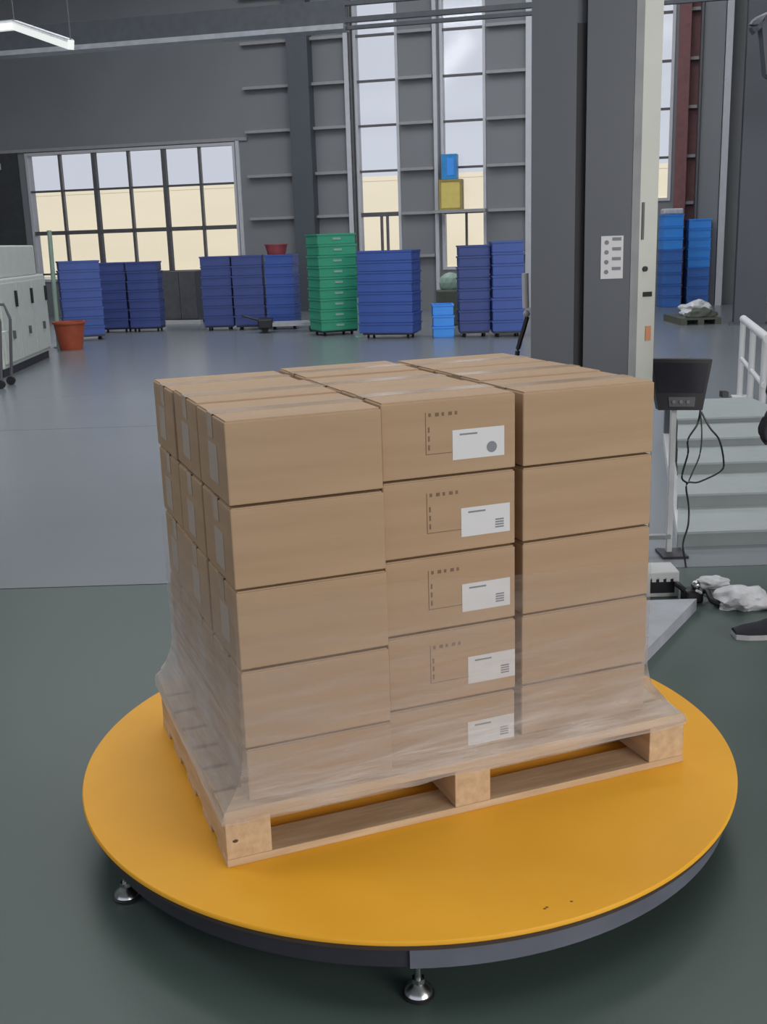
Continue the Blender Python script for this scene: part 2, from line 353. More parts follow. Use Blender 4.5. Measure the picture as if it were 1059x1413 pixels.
def stack(u, v, n, H, m, W, D, rz, where, group, tagm=None, z0=0, color='blue', loc=None, mats=None):
    p = hit(u, v) if loc is None else Vector(loc); src = None
    for k in range(n):
        if src is None or mats: 
            o = tote_mesh('plastic_tote', mats[k] if mats else m, W, D, H); src = o; kids = []
            if tagm: 
                t_ = MB(); t_.box(-.07, .07, -D / 2 - .0, -D / 2 + .012, H * .42, H * .62); kids = [t_.build('label_tag', tagm, o)]
        else:
            o = src.copy(); COL.objects.link(o)
            for c in kids: cc = c.copy(); COL.objects.link(cc); cc.parent = o
        jit = random.uniform(-.006, .006)
        o.location = (p.x + jit, p.y + D / 2 + jit, z0 + k * H); o.rotation_euler = (0, 0, rz)
        tag(o, '%s plastic tote, %s in %s' % (color, ORD[n - 1 - k], where), 'crate', group)
    return p
def dolly(u, v, W, D, rz, where):
    p = hit(u, v) if not isinstance(u, Vector) else u
    d = thing('dolly', 'low dark dolly on casters under ' + where, 'dolly', (p.x, p.y + D / 2, 0), rz)
    MB().box(-W / 2, W / 2, -D / 2, D / 2, .055, .08).build('deck', M['black'], d)
    for x in (-W / 2 + .07, W / 2 - .07):
        for y in (-D / 2 + .07, D / 2 - .07): MB().cyl((x - .015, y, .025), (x + .015, y, .025), .025, n=12).box(x - .012, x + .012, y - .01, y + .01, .025, .055).build('caster', M['rubber'], d)
    return p
# blue stack beside the white machine
dolly(112, 470, .66, .46, .35, 'the leftmost blue tote stack')
stack(112, 470, 8, .155, M['blue'], .68, .48, .35, 'the stack beside the orange bin', 'totes of the leftmost blue stack', None, .08, 'blue')
p_ = hit(160, 463); 
for i, (u, wh) in enumerate(((158, 'the second blue stack from left'), (202, 'the third blue stack from left'))):
    dolly(u, 459 - i, .56, .46, 0, wh); stack(u, 459 - i, 7, .168, M['blued'], .575, .5, 0, wh, 'totes of ' + wh, None, .08, 'deep blue')
for i, (u, wh) in enumerate(((303, 'the stack right of the cabinet'), (346, 'the middle stack behind the jack'), (392, 'the blue stack under the red tub'))):
    dolly(u, 456 - i * .6, .50, .42, 0, wh); stack(u, 456 - i * .6, 7, .176, M['blued'] if i < 2 else M['blue'], .56 if i < 2 else .53, .5, 0 if i < 2 else -.15, wh, 'totes of ' + wh, None, .08, 'deep blue' if i < 2 else 'blue')
pr = hit(388, 455); 
rt = MB(); rt.lathe([(.16, 0), (.20, .16), (.215, .16), (.215, .18), (.19, .18), (.15, .02)], n=20); tag(rt.build('tub', M['red'], None, True, loc=(pr.x - .03, pr.y + .25, .08 + 7 * .176)), 'red tub standing on top of a blue tote stack', 'tub')
dolly(461, 463, .62, .5, .42, 'the green tote stack')
stack(461, 463, 9, .172, M['green'], .68, .55, .42, 'the green stack', 'totes of the green stack', M['tag'], .08, 'green')
dolly(540, 467, .78, .5, -.25, 'the wide blue tote stack')
stack(540, 467, 8, .158, M['blue'], .9, .55, -.3, 'the wide stack beside the green', 'totes of the wide blue stack', None, .08, 'blue')
for i, (u, wh, mm) in enumerate(((656, 'the dark stack near the mast', M['blued']), (702, 'the blue stack touching the grey mast', M['blue']))):
    dolly(u, 465, .44, .46, 0, wh); stack(u, 465, 8 + i * 0, .163 + .006 * i, mm, .49, .55, .0, wh, 'totes of ' + wh, None, .08, 'blue')
stack(613, 466, 3, .17, M['blueb'], .34, .42, 0, 'the low stack between taller ones', 'totes of the low bright stack', None, 0, 'bright blue')
# right hand bright blue stacks
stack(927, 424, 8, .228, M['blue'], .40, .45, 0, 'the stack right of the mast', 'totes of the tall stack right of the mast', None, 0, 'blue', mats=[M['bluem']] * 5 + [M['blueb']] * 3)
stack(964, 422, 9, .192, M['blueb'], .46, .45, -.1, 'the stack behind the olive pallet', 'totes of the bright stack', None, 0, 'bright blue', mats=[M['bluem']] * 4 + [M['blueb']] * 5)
pq = hit(918, 424)
tag(MB().box(-.2, .2, -.15, .15, 0, .12, bev=.03).build('bundle', M['bag'], None, loc=(pq.x + .14, pq.y + .22, 8 * .228)), 'white bundle on top of the blue stack right of the mast', 'bundle')
# clutter between the stacks
pc = hit(622, 452)
b = thing('cardboard_bale', 'murky olive bale leaning behind the low bright blue stack', 'bale', (pc.x + .02, pc.y + .55, 0))
MB().box(-.22, .22, -.14, .14, 0, .62, bev=.03).build('lower_bale', M['olive'], b); MB().ball((.02, 0, .74), .2, (1, .6, .9)).build('loose_top', M['greenl'], b)
# pale green rack pole by the green stack
pg = hit(497, 466)
b = thing('pallet_rack_post', 'pale green post between green and wide blue stacks', 'post', (pg.x, pg.y + .15, 0))
MB().box(-.03, .03, -.03, .03, .01, .62).build('upright', M['tag'], b); MB().box(-.07, .07, -.07, .07, 0, .01).build('foot_plate', M['tag'], b)
# grey cabinet in the gap, white kerb in front
pc = hit(252, 447)
b = thing('grey_cabinet', 'dark grey cabinet standing in the gap under the left window', 'cabinet', (pc.x, pc.y + .45, 0), ROT)
MB().box(-.36, .36, -.2, .2, .05, 1.02).build('body', M['mast'], b)
MB().box(-.35, -.005, -.225, -.2, .08, 1.0).build('door', M['mull'], b); MB().box(.005, .35, -.225, -.2, .08, 1.0).build('door', M['mull'], b)
MB().box(-.36, .36, -.18, .2, 0, .05).build('plinth', M['black'], b)
tag(MB().box(-.42, .42, -.05, .05, 0, .07).build('kerb_rail', M['white'], None, loc=(pc.x, pc.y + .02, 0), rotz=ROT), 'white floor rail in front of the dark grey cabinet', 'rail')
# pallet jack
pj = hit(385, 459)
b = thing('pallet_jack', 'low pallet jack with pale forks before the blue stacks', 'pallet jack', (pj.x, pj.y, 0), .05)
for y in (0, .3): MB().box(-.1, .68, y - .06, y + .06, .11, .17).build('fork', M['beaml'], b)
MB().box(-.35, -.1, -.08, .38, .08, .24, bev=.02).build('pump_body', M['black'], b)
MB().cyl((-.24, .05, .06), (-.24, .25, .06), .06).build('wheel', M['rubber'], b); MB().cyl((.58, .24, .055), (.58, .36, .055), .055).cyl((.58, -.06, .055), (.58, .06, .055), .055).build('wheel', M['rubber'], b)
MB().cyl((-.3, .15, .2), (-.62, .15, .3), .018).cyl((-.62, .02, .3), (-.62, .28, .3), .016).build('handle', M['black'], b)
# orange bin
po = hit(94, 484)
tag(MB().lathe([(.17, 0), (.235, .40), (.255, .40), (.255, .43), (.22, .43), (.155, .03)], n=24).build('bin', M['orange'], None, True, loc=(po.x, po.y + .2, 0)), 'orange red bin on the floor beside the white machine', 'bin')
# ------------------------------------------------------------------ white machine at left
mc = hit(72, 492); ma = hit(-5, 528)
d_ = (ma - mc); ang = math.atan2(d_.y, d_.x)
b = thing('white_machine', 'pale grey machine cabinet at the left edge below the dark doorway', 'machine', (mc.x, mc.y, 0), ang)
hm = at(60, 372, mc.y).z
L_ = 2.6
sg = -1   # body lies on the far side (local -y)
MB().box(.0, L_, sg * 1.1, 0, .10, hm - .06, bev=.02).build('body', M['mach'], b)
MB().box(.25, L_, sg * 1.05, -.04, hm - .06, hm + .34, bev=.02).build('upper_hood', M['mach'], b)
for i in range(3): MB().box(.06 + i * .84, .06 + i * .84 + .8, 0, .022, .16, hm - .12).build('door', M['mach'], b)
for i in range(3):
    MB().box(.12 + i * .84, .17 + i * .84, .022, .05, hm - .42, hm - .22).build('handle', M['black'], b)
    MB().box(.40 + i * .84, .45 + i * .84, .022, .05, hm - .8, hm - .70).build('latch', M['mull'], b)
MB().box(.05, L_ - .05, sg * 1.05, -.03, 0, .10).build('plinth', M['black'], b)
MB().box(-.05, 0, -.14, -.02, .15, hm - .05).build('side_trim', M['beaml'], b)
pp = hit(79, 480); tp = at(64, 318, pp.y)
tag(MB().cyl((0, 0, 0), (tp.x - pp.x, .05, tp.z), .035, n=12).cyl((0, 0, 0), (0, 0, .02), .08).build('pole', M['greenl'], None, True, loc=(pp.x + .03, pp.y, 0)), 'pale green pole rising in front of the left window', 'pole')
# tubular trolley at the left edge
pt0 = hit(17, 531); Yt = pt0.y
def tz(u, v): p = at(u, v, Yt); return p - Vector((pt0.x, Yt, 0))
b = thing('tube_trolley', 'dark green tubular trolley frame cut by the left edge', 'trolley', (pt0.x, Yt, 0))
for y in (0, -.35):
    MB().tube([tz(-40, 420) + Vector((0, y, 0)), tz(5, 420) + Vector((0, y, 0)), tz(14, 440) + Vector((0, y, 0))], .018).build('handle_bar', M['mull'], b, True)
    MB().tube([tz(14, 440) + Vector((0, y, 0)), Vector((0, y, .06))], .018).build('leg', M['mull'], b, True)
    MB().cyl((-.01, y - .02, .05), (-.01, y + .02, .05), .05).build('wheel', M['rubber'], b)
    MB().tube([Vector((-.7, y, tz(-30, 470).z)), Vector((-.7, y, .06))], .018).build('leg', M['mull'], b, True)
    MB().cyl((-.7, y - .02, .05), (-.7, y + .02, .05), .05).build('wheel', M['rubber'], b)
MB().box(-.75, .02, -.37, .02, tz(5, 458).z - .02, tz(5, 458).z + .01).build('shelf', M['mach'], b)
sgn = wallhit(4, 231); s1 = wallhit(-6, 231)[0]
tag(MB().box(0, .55, -.04, 0, -.06, .08).build('wall_sign', M['white'], None, loc=loc3(s1 - .35, -.09, sgn[1]), rotz=ROT), 'small white sign high on the dark panel at the left edge', 'sign')
# blue and yellow boxes on the low transom ledge of window_3
la = wallhit(609, 290, -.25); lb = wallhit(640, 290, -.25)
ledge = struct(MB().box(w3[0] - .1, w3[1] + .05, -.5, -.14, r2[0] - .03, r2[0] + .03).build('trim_6', M['girt'], None, loc=W0, rotz=ROT))
zy = wallhit(620, 248, -.3)[1]; zb_ = wallhit(620, 213, -.3)[1]; z0_ = r2[0] + .03
yb = thing('yellow_crate', 'yellow framed box standing on the ledge in the second tall window', 'crate', loc3(la[0], -.32, z0_), ROT)
wy = lb[0] - la[0]
for x0, x1, z0, z1 in ((0, .04, 0, zy - z0_), (wy - .04, wy, 0, zy - z0_), (.04, wy - .04, 0, .04), (.04, wy - .04, zy - z0_ - .04, zy - z0_)): MB().box(x0, x1, -.14, .14, z0, z1).build('frame_bar', M['yframe'], yb)
MB().box(.04, wy - .04, -.12, .12, .04, zy - z0_ - .04).build('yellow_panel', M['yellowp'], yb)
a_ = wallhit(611, 230, -.3)[0]; b_ = wallhit(632, 230, -.3)[0]
bb = thing('blue_box', 'small sky blue box on top of the yellow framed box', 'box', loc3(a_, -.32, zy), ROT)
MB().box(0, b_ - a_, -.12, .12, 0, zb_ - zy, bev=.01).build('body', M['sky_blue'], bb); MB().box(.12, b_ - a_ - .06, -.13, -.12, .08, zb_ - zy - .08).build('front_panel', M['blueb'], bb)
# ------------------------------------------------------------------ turntable
DC = Vector((.0448, 2.7007, 0)); ZD = .15
tt = thing('turntable', 'round yellow pallet wrapping turntable on grey skirt and levelling feet', 'turntable', DC)
MB().lathe([(.0, ZD - .012), (.858, ZD - .012), (.861, ZD - .009), (.861, ZD - .003), (.8585, ZD), (.0, ZD)][1:5], n=192).build('turntable_plate', M['yellow'], tt, True)
MB().lathe([(.845, ZD - .024), (.855, ZD - .024), (.855, ZD - .0125), (.845, ZD - .0125)], n=160).build('under_rim', M['edge'], tt, True)
def arc_skirt(a0, a1, r, z0, z1, t=.006, n=40):
    mb = MB(); pr_ = []
    for k in range(n + 1):
        a = a0 + (a1 - a0) * k / n; c, s = math.cos(a), math.sin(a)
        pr_.append([mb.bm.verts.new((c * rr, s * rr, zz)) for rr, zz in ((r, z0), (r, z1), (r - t, z1), (r - t, z0))])
    for k in range(n):
        for j in range(4): mb.bm.faces.new((pr_[k][j], pr_[k][(j + 1) % 4], pr_[k + 1][(j + 1) % 4], pr_[k + 1][j]))
    mb.bm.faces.new(pr_[0]); mb.bm.faces.new(pr_[-1]); return mb
a_s = math.radians(-90) + math.atan2(-.02, .83)
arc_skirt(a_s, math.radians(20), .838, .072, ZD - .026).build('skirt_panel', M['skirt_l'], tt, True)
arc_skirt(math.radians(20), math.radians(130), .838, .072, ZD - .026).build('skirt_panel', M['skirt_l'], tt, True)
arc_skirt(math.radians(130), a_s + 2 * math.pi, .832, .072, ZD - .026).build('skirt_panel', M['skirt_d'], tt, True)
MB().lathe([(.16, .05), (.20, .05), (.20, ZD - .013), (.16, ZD - .013)], n=40).build('slewing_bearing', M['steel'], tt, True)
fm = MB()
for k in range(6):
    a = k * math.pi / 3; fm.box(.18, .82, -.03, .03, .075, .115, Matrix.Rotation(a - math.pi / 2, 4, 'Z'))
fm.build('base_frame', M['skirt_d'], tt)
for k, P in enumerate([hit(578, 1372), hit(168, 1240), hit(960, 1180)] + [DC + Vector((.79 * math.cos(a), .79 * math.sin(a), 0)) for a in (.6, 1.6, 2.5)]):
    q = P - DC; q.z = 0; q = q.normalized() * min(q.length, .815 if k else .832)
    ft = MB().lathe([(.029, .006), (.030, .009), (.027, .016), (.016, .024), (.011, .030)], (q.x, q.y, 0), 24).build('levelling_foot', M['steel'], tt, True)
    MB().cyl((q.x, q.y, .026), (q.x, q.y, .085), .0075, n=12).build('stud', M['steel'], ft, True)
    MB().cyl((q.x, q.y, .030), (q.x, q.y, .040), .014, n=6).build('lock_nut', M['steel'], ft)
    MB().lathe([(.031, -.0), (.033, .001), (.033, .005), (.031, .006)], (q.x, q.y, .0), 24).build('rubber_pad', M['rubber'], ft, True)
for (u, v) in ((752, 1254), (789, 1244), (755, 1252)):
    q = hit(u, v, ZD) - DC; MB().ball((q.x, q.y, ZD + .0003), .004, (1, .6, .1), 1).build('scuff_mark', M['edge'], tt)
# ------------------------------------------------------------------ pallet
PA = Vector((-.3693, 2.1176, ZD)); YAW = .364; PW, PL, PH = 1.206, .80, .135
pal = thing('wooden_pallet', 'pine pallet on the yellow turntable carrying the carton stack', 'pallet', PA, YAW)
JW = random.uniform
for y0, y1 in ((0, .10), (.165, .26), (.35, .45), (.54, .635), (.70, .80)): MB().box(0, PW, y0, y1, 0, .018, bev=.002).build('bottom_board', M['wood'], pal)
for x0, x1 in ((0, .105), (.555, .65), (PW - .105, PW)):
    MB().box(x0 + .001, x1 - .001, .001, PL - .001, .018, .112, bev=.002).build('stringer', M['wood2'], pal)
nb = 7
for i in range(nb):
    y0 = i * (PL + .014) / nb; MB().box(0, PW, y0, y0 + .10, .112, PH, bev=.002).build('deck_board', M['wood'], pal)
MB().ball((.022, -.0005, .062), .007, (1, .2, .6), 1).build('knot', M['knot'], pal)
# ------------------------------------------------------------------ cartons
base = Matrix.Translation(PA) @ Matrix.Rotation(YAW, 4, 'Z')
cols = [(.062, .408, .0224, 0), (.413, .745, .0520, .008), (.768, 1.128, .0640, .004)]
lev = [PH, .264, .447, .629, .811, .990]
colname = ['left', 'middle', 'right']; rowname = ['front', 'centre', 'rear']; layname = ['bottom', 'second', 'third', 'fourth', 'top']
def carton(name, W, D, H):
    mb = MB(); mb.box(-W / 2, W / 2, -D / 2, D / 2, 0, H, bev=.003)
    o = mb.build(name, M['card'])
    # flap seam: two long flaps proud on top, tape over the seam, wrapping down the short sides
    f1 = MB().box(-W / 2 + .004, W / 2 - .004, -D / 2 + .003, -.0015, H, H + .003).build('top_flap', M['card'], o)
    f2 = MB().box(-W / 2 + .004, W / 2 - .004, .0015, D / 2 - .003, H, H + .003).build('top_flap', M['card'], o)
    tp_ = MB().box(-W / 2 - .0012, W / 2 + .0012, -.024, .024, H + .003, H + .0042).box(-W / 2 - .0012, -W / 2 - .0002, -.024, .024, H - .05, H + .003).box(W / 2 + .0002, W / 2 + .0012, -.024, .024, H - .05, H + .003).build('packing_tape', M['tape'], o)
    return o
for c, (x0, x1, yf, dz) in enumerate(cols):
    rows = [(yf, .296), (.303, .576), (.583, .858)]
    if c == 1: rows = [(yf, .315), (.322, .588), (.595, .850)]
    for L in range(5):
        for r_, (y0, y1) in enumerate(rows):
            random.seed(c * 100 + L * 10 + r_)
            zb = lev[L] + (dz if L else 0); zt = lev[L + 1] + dz + (.004 if c == 0 and L == 4 else 0)
            jx = JW(-.0015, .0015); jy_ = JW(-.003, .003) if r_ else JW(-.0015, .0015)
            if c == 0: jx -= .004 * (r_ == 2 and L == 4)
            if c == 2 and r_: jx += .007
            sk = JW(-.006, .006) if L == 4 and r_ else 0
            h = zt - zb - .0072
            o = carton('carton', x1 - x0 - .003, y1 - y0 - .003, h - .001 + (JW(-.003, .003) if L == 4 and r_ else 0))
            o.matrix_world = base @ Matrix.Translation(((x0 + x1) / 2 + jx, (y0 + y1) / 2 + jy_, zb + (.0 if L == 0 else 0))) @ Matrix.Rotation(sk, 4, 'Z')
            Hh = h
            W2 = (x1 - x0 - .003) / 2; D2 = (y1 - y0 - .003) / 2
            hidden = (L < 4 and c > 0 and r_ > 0)
            if c == 1 and r_ == 0:
                # address label, low to the right, with a heading line and a grey mark
                lx0, lx1 = (.175 - W2 - .005, .175 - W2 + .125) if L == 4 else ((.190 - W2, .190 - W2 + .125))
                if L < 2: lx0 += .012; lx1 += .012
                lz0 = .032; lz1 = .100
                if L == 0: lz0, lz1 = .008, .070
                lb_ = MB().box(lx0, lx1, -D2 - .0010, -D2 - .0001, lz0, lz1).build('shipping_label', M['label'], o)
                MB().box(lx0 + .018, lx0 + .062, -D2 - .0014, -D2 - .0010, lz1 - .013, lz1 - .009).build('heading_print', M['ink'], lb_)
                mk = MB()
                if L == 4: mk.cyl((lx1 - .032, -D2 - .0014, lz0 + .022), (lx1 - .032, -D2 - .0010, lz0 + .022), .013, n=20)
                else:
                    for q in range(4): mk.box(lx1 - .038, lx1 - .016, -D2 - .0014, -D2 - .0010, lz0 + .012 + q * .006, lz0 + .0155 + q * .006)
                mk.build('grey_stamp', M['ink'], lb_)
                pm = MB(); bx = .105 - W2
                pm.box(bx, bx + .0015, -D2 - .0006, -D2 - .0001, .05, .145)
                pm.box(bx, bx + .10, -D2 - .0006, -D2 - .0001, .05, .0515)
                for q in range(5): pm.box(bx + .008 + q * .016, bx + .014 + q * .016 + .003 * (q % 2), -D2 - .0006, -D2 - .0001, .135, .143)
                for q in range(3): pm.box(bx + .006, bx + .010, -D2 - .0006, -D2 - .0001, .06 + q * .02, .072 + q * .02)
                if L > 0: pm.build('printed_mark', M['carddark'], o)
            if c == 0:
                lz = .02 if L % 2 else .03
                sy = -.055 + .02 * r_
                MB().box(-W2 - .0010, -W2 - .0001, sy, sy + .085, lz, lz + .085).build('shipping_label', M['labelside'], o)
            if hidden: tag(o, 'carton buried inside the stack behind the outer cartons', 'box', 'cartons buried inside the stack')
            else:
                ly = layname[L]
                if c == 1 and r_ == 0: lab = 'labelled carton of the middle front column, %s layer' % ly
                elif c == 0 and r_ == 0: lab = 'plain carton at the left front corner of the stack, %s layer' % ly
                elif c == 2 and r_ == 0: lab = 'plain carton at the right front corner of the stack, %s layer' % ly
                elif L == 4: lab = 'top layer carton in the %s column, %s row' % (colname[c], rowname[r_])
                else: lab = 'carton on the left side of the stack, %s row, %s layer' % (rowname[r_], ly)
                tag(o, 'brown ' + lab, 'box', 'cardboard cartons stacked on the pallet')
random.seed(5)
# ------------------------------------------------------------------ stretch film
fmb = MB(); nseg = 220
def hullpt(t, inset):
    # t in 0..1 round the outline; inset 0 = carton outline, 1 = pallet outline
    A_ = [(.057, .018), (.408, .018), (1.130, .058), (1.128, .864), (.057, .864)]; B_ = [(-.004, -.004), (.36, -.004), (PW + .004, -.004), (PW + .004, .864), (-.004, .864)]
    P_ = [Vector(a).lerp(Vector(b_), inset) for a, b_ in zip(A_, B_)]
    Ls = [(P_[(i + 1) % 5] - P_[i]).length for i in range(5)]; T = sum(Ls); d = t * T
    for i in range(5):
        if d <= Ls[i]: return P_[i].lerp(P_[(i + 1) % 5], d / Ls[i])
        d -= Ls[i]
    return P_[0]
levs = [.106, .113, .120, .133, .150, .175, .21, .26, .31, .36, .41, .46, .52, .58]
rings = []
for k, z in enumerate(levs):
    ins = 1.0 if z < .125 else max(0, 1 - (z - .125) / .12) ** 1.7
    rg = []
    for i in range(nseg):
        t = i / nseg; p = hullpt(t, ins)
        wv = noise.noise(Vector((t * 40, z * 18, 3))) * .0020 + noise.noise(Vector((t * 9, z * 40, 9))) * .0018
        cc = Vector((.6, .43)); dr = (p - cc).normalized(); p = p + dr * (wv * .7 + .0025)
        zz = z
        if k == len(levs) - 1: zz += .03 * noise.noise(Vector((t * 8, 0, 1))) + .05 * math.sin(t * 2 * math.pi + 2.2)
        if k == 0: zz += .006 * noise.noise(Vector((t * 50, 0, 4)))
        rg.append(fmb.bm.verts.new((p.x, p.y, zz)))
    rings.append(rg)
for k in range(len(rings) - 1):
    for i in range(nseg): fmb.bm.faces.new((rings[k][i], rings[k][(i + 1) % nseg], rings[k + 1][(i + 1) % nseg], rings[k + 1][i]))
film = fmb.build('stretch_film', M['film'], None, True, loc=PA, rotz=YAW)
tag(film, 'clear stretch film wrapped round the lower cartons and pallet top', 'film')
# ------------------------------------------------------------------ wrapping machine mast
ya = 4.15
mL = at(733, 480, ya); mRb = at(866, 480, ya + .02); 
mw = .385
mrot = math.radians(8)
mast = thing('wrapping_mast', 'tall dark grey wrapping machine mast with cream side behind the cartons', 'mast', (mL.x, mL.y, 0), 0)
# front corner x positions are in world units; the cream side face turns towards the right
wF = mRb.x - mL.x
prof = [(0, 0), (wF * .435, 0), (wF * .435, .03), (wF * .535, .03), (wF * .535, 0), (wF, 0), (wF + .0, .30), (.065, .34)]
zt_ = 2.9
MB().prism([(x, y, .06) for x, y in prof], (0, 0, zt_ - .06)).build('column_shell', M['mast'], mast)
MB().box(wF * .435 + .002, wF * .535 - .002, .022, .03, .06, at(800, 30, ya).z).build('carriage_slot', M['groove'], mast)
MB().prism([(wF, -.002, .06), (wF + .035, .02, .06), (wF + .035, .30, .06), (wF, .30, .06)], (0, 0, zt_ - .06)).build('corner_trim', M['bevel'], mast)
# cream cabinet side panel, angled to face the camera
cx0 = wF + .036; cw = at(906, 300, ya + .06).x - at(878, 300, ya + .06).x
MB().prism([(cx0, .035, .06), (cx0 + cw, .065, .06), (cx0 + cw, .30, .06), (cx0, .30, .06)], (0, 0, zt_ - .06)).build('cream_cabinet', M['cream'], mast)
tl = math.atan2(.03, cw)
def onside(u, v, hw, hh, m, nm, rnd=False):
    p = at(u, v, ya + .045); x = p.x - mL.x; y = .035 + (x - cx0) * .03 / cw; z = p.z
    mt = Matrix.Translation((x, y, z)) @ Matrix.Rotation(tl, 4, 'Z'); mb = MB()
    if rnd: mb.cyl(mt @ Vector((0, -.008, 0)), mt @ Vector((0, 0, 0)), hw, n=16)
    else: mb.box(-hw, hw, -.004, 0, -hh, hh, mt)
    mb.build(nm, m, mast)
onside(887, 305, .005, .068, M['mull'], 'slot_handle'); onside(890, 371, .010, .010, M['black'], 'round_lock', True)
onside(894, 406, .020, .009, M['black'], 'dark_label'); onside(895, 460, .012, .028, M['warn'], 'warning_label')
# instruction sticker with icon rows
p0 = at(829, 385, ya - .002); p1 = at(861, 325, ya - .002)
st = MB().box(p0.x - mL.x, min(p1.x - mL.x, wF - .004), -.0025, 0, p0.z, p1.z).build('instruction_sticker', M['label'], mast)
sw = (min(p1.x - mL.x, wF - .004)) - (p0.x - mL.x); sh = p1.z - p0.z
for r_ in range(4):
    zc = p0.z + sh * (.16 + .23 * r_)
    MB().cyl((p0.x - mL.x + sw * .25, -.0035, zc), (p0.x - mL.x + sw * .25, -.0025, zc), sw * .1, n=12).build('icon', M['ink'], st)
    MB().box(p0.x - mL.x + sw * .5, p0.x - mL.x + sw * .9, -.0032, -.0025, zc + .006, zc + .018).build('text_line', M['ink'], st)
# machine base and film carriage arm
e1 = hit(962, 826, .05); e2 = hit(896, 893, .05)
MB().box(.06, wF + cw - .05, .0, .36, 0, .06).build('foot_base', M['white'], mast)
bl_ = [Vector((e2.x - .18 - mL.x, e2.y - .26 - ya, 0)), Vector((e2.x - mL.x, e2.y - ya, 0)), Vector((e1.x - mL.x, e1.y - ya, 0)), Vector((e1.x - .28 - mL.x, e1.y + .0 - ya, 0))]
bl_ = [Vector((e2.x - mL.x - .05, 3.52 - ya, 0)), Vector((e2.x - mL.x, e2.y - ya, 0)), Vector((e1.x - mL.x, e1.y - ya, 0)), Vector((e1.x - mL.x - .35, e1.y - ya + .0, 0)), Vector((-.05, 3.62 - ya, 0))]
MB().prism(bl_, (0, 0, .05)).build('connecting_base', M['beaml'], mast)
# lever left of the mast
lv = thing('film_lever', 'black curved lever with a white sleeve at the left edge of the mast', 'lever', (mL.x - .02, ya + .1, 0))
def rel(u, v, Y=ya + .1): p = at(u, v, Y); return Vector((p.x - mL.x + .02, Y - ya - .1, p.z))
MB().tube(smoothpath([rel(728, 437), rel(723, 455), rel(717, 475), rel(714, 498), rel(715, 600), Vector((rel(716, 600).x, 0, .0))]), .009).build('rod', M['black'], lv, True)
MB().cyl(rel(725, 377), rel(726, 425), .013).build('sleeve', M['white'], lv, True); MB().ball(rel(727, 433), .014).build('joint', M['beaml'], lv, True)
# ------------------------------------------------------------------ control stand with hanging cables
Yc = 4.95
cb = hit(929, 740); cb.y = hit(990, 753).y - .17; cb.x = at(929, 740, cb.y).x; Yc = cb.y
cs = thing('control_stand', 'slim white stand holding a black control panel behind the cartons', 'control panel', (cb.x, cb.y, 0))
def rc(u, v, dy=0): p = at(u, v, Yc + dy); return Vector((p.x - cb.x, dy, p.z))
q0, q1, q2, q3 = rc(909, 566), rc(970, 566), rc(984, 496), rc(896, 495)
MB().prism([q0, q1, q2, q3], (0, .05, 0)).build('panel_box', M['black'], cs)
def inner(a, b_, t1, t2): return q3.lerp(q2, a).lerp(q0.lerp(q1, a), b_)
def quad(a0, a1, b0, b1, th): return [v + Vector((0, -th, 0)) for v in (inner(a0, b1, 0, 0), inner(a1, b1, 0, 0), inner(a1, b0, 0, 0), inner(a0, b0, 0, 0))]
MB().prism(quad(.06, .95, .07, .66, .003), (0, .003, 0)).build('screen', M['screen'], cs)
MB().prism(quad(.25, .8, .74, .93, .004), (0, .004, 0)).build('button_bar', M['mull'], cs)
for a in (.35, .5, .65): c_ = inner(a, .83, 0, 0); MB().cyl(c_ + Vector((0, -.010, 0)), c_ + Vector((0, -.004, 0)), .008, n=12).build('button', M['ink'], cs)
MB().box(-.012, .012, .052, .078, .012, rc(928, 520).z).build('post', M['white'], cs); MB().box(-.05, .07, -.03, .12, 0, .012).build('foot_plate', M['black'], cs)
MB().box(rc(899, 500).x, rc(907, 500).x, .04, .06, .1, rc(905, 568).z).build('side_rail', M['steel'], cs)
MB().box(rc(899, 500).x - .01, .0, .03, .07, .08, .1).build('side_rail_foot', M['steel'], cs)
def cable(path, r, name, label, m=None):
    pts = smoothpath([at(u, v, Yc + dy) for u, v, dy in path[:-1]] + ([at(*path[-1][:2], Yc + path[-1][2])]))
    tag(MB().tube(pts, r).build(name, m or M['black'], None, True), label, 'cable')
cable([(967, 566, -.02), (963, 585, -.03), (950, 606, -.04), (950, 625, -.04), (943, 650, -.04), (942, 661, -.04), (950, 667, -.035)], .0045, 'cable', 'thin black cable hanging in the left loop below the control panel')
cable([(967, 566, -.03), (969, 600, -.05), (966, 628, -.05), (957, 650, -.05), (951, 664, -.05)], .0035, 'cable', 'greenish black cable in the short middle loop below the panel', M['wall_dark'])
fa = hit(948, 792)
cable([(968, 568, -.02), (980, 590, -.03), (993, 607, -.03), (999, 635, -.03), (995, 650, -.03), (965, 665, -.03), (948, 668, -.03), (951, 700, -.04), (950, 725, -.06), (943, 750, -.10), (946, 775, -.14), (949, 793, -.20)], .0045, 'cable', 'long black cable looping right then dropping to the floor')
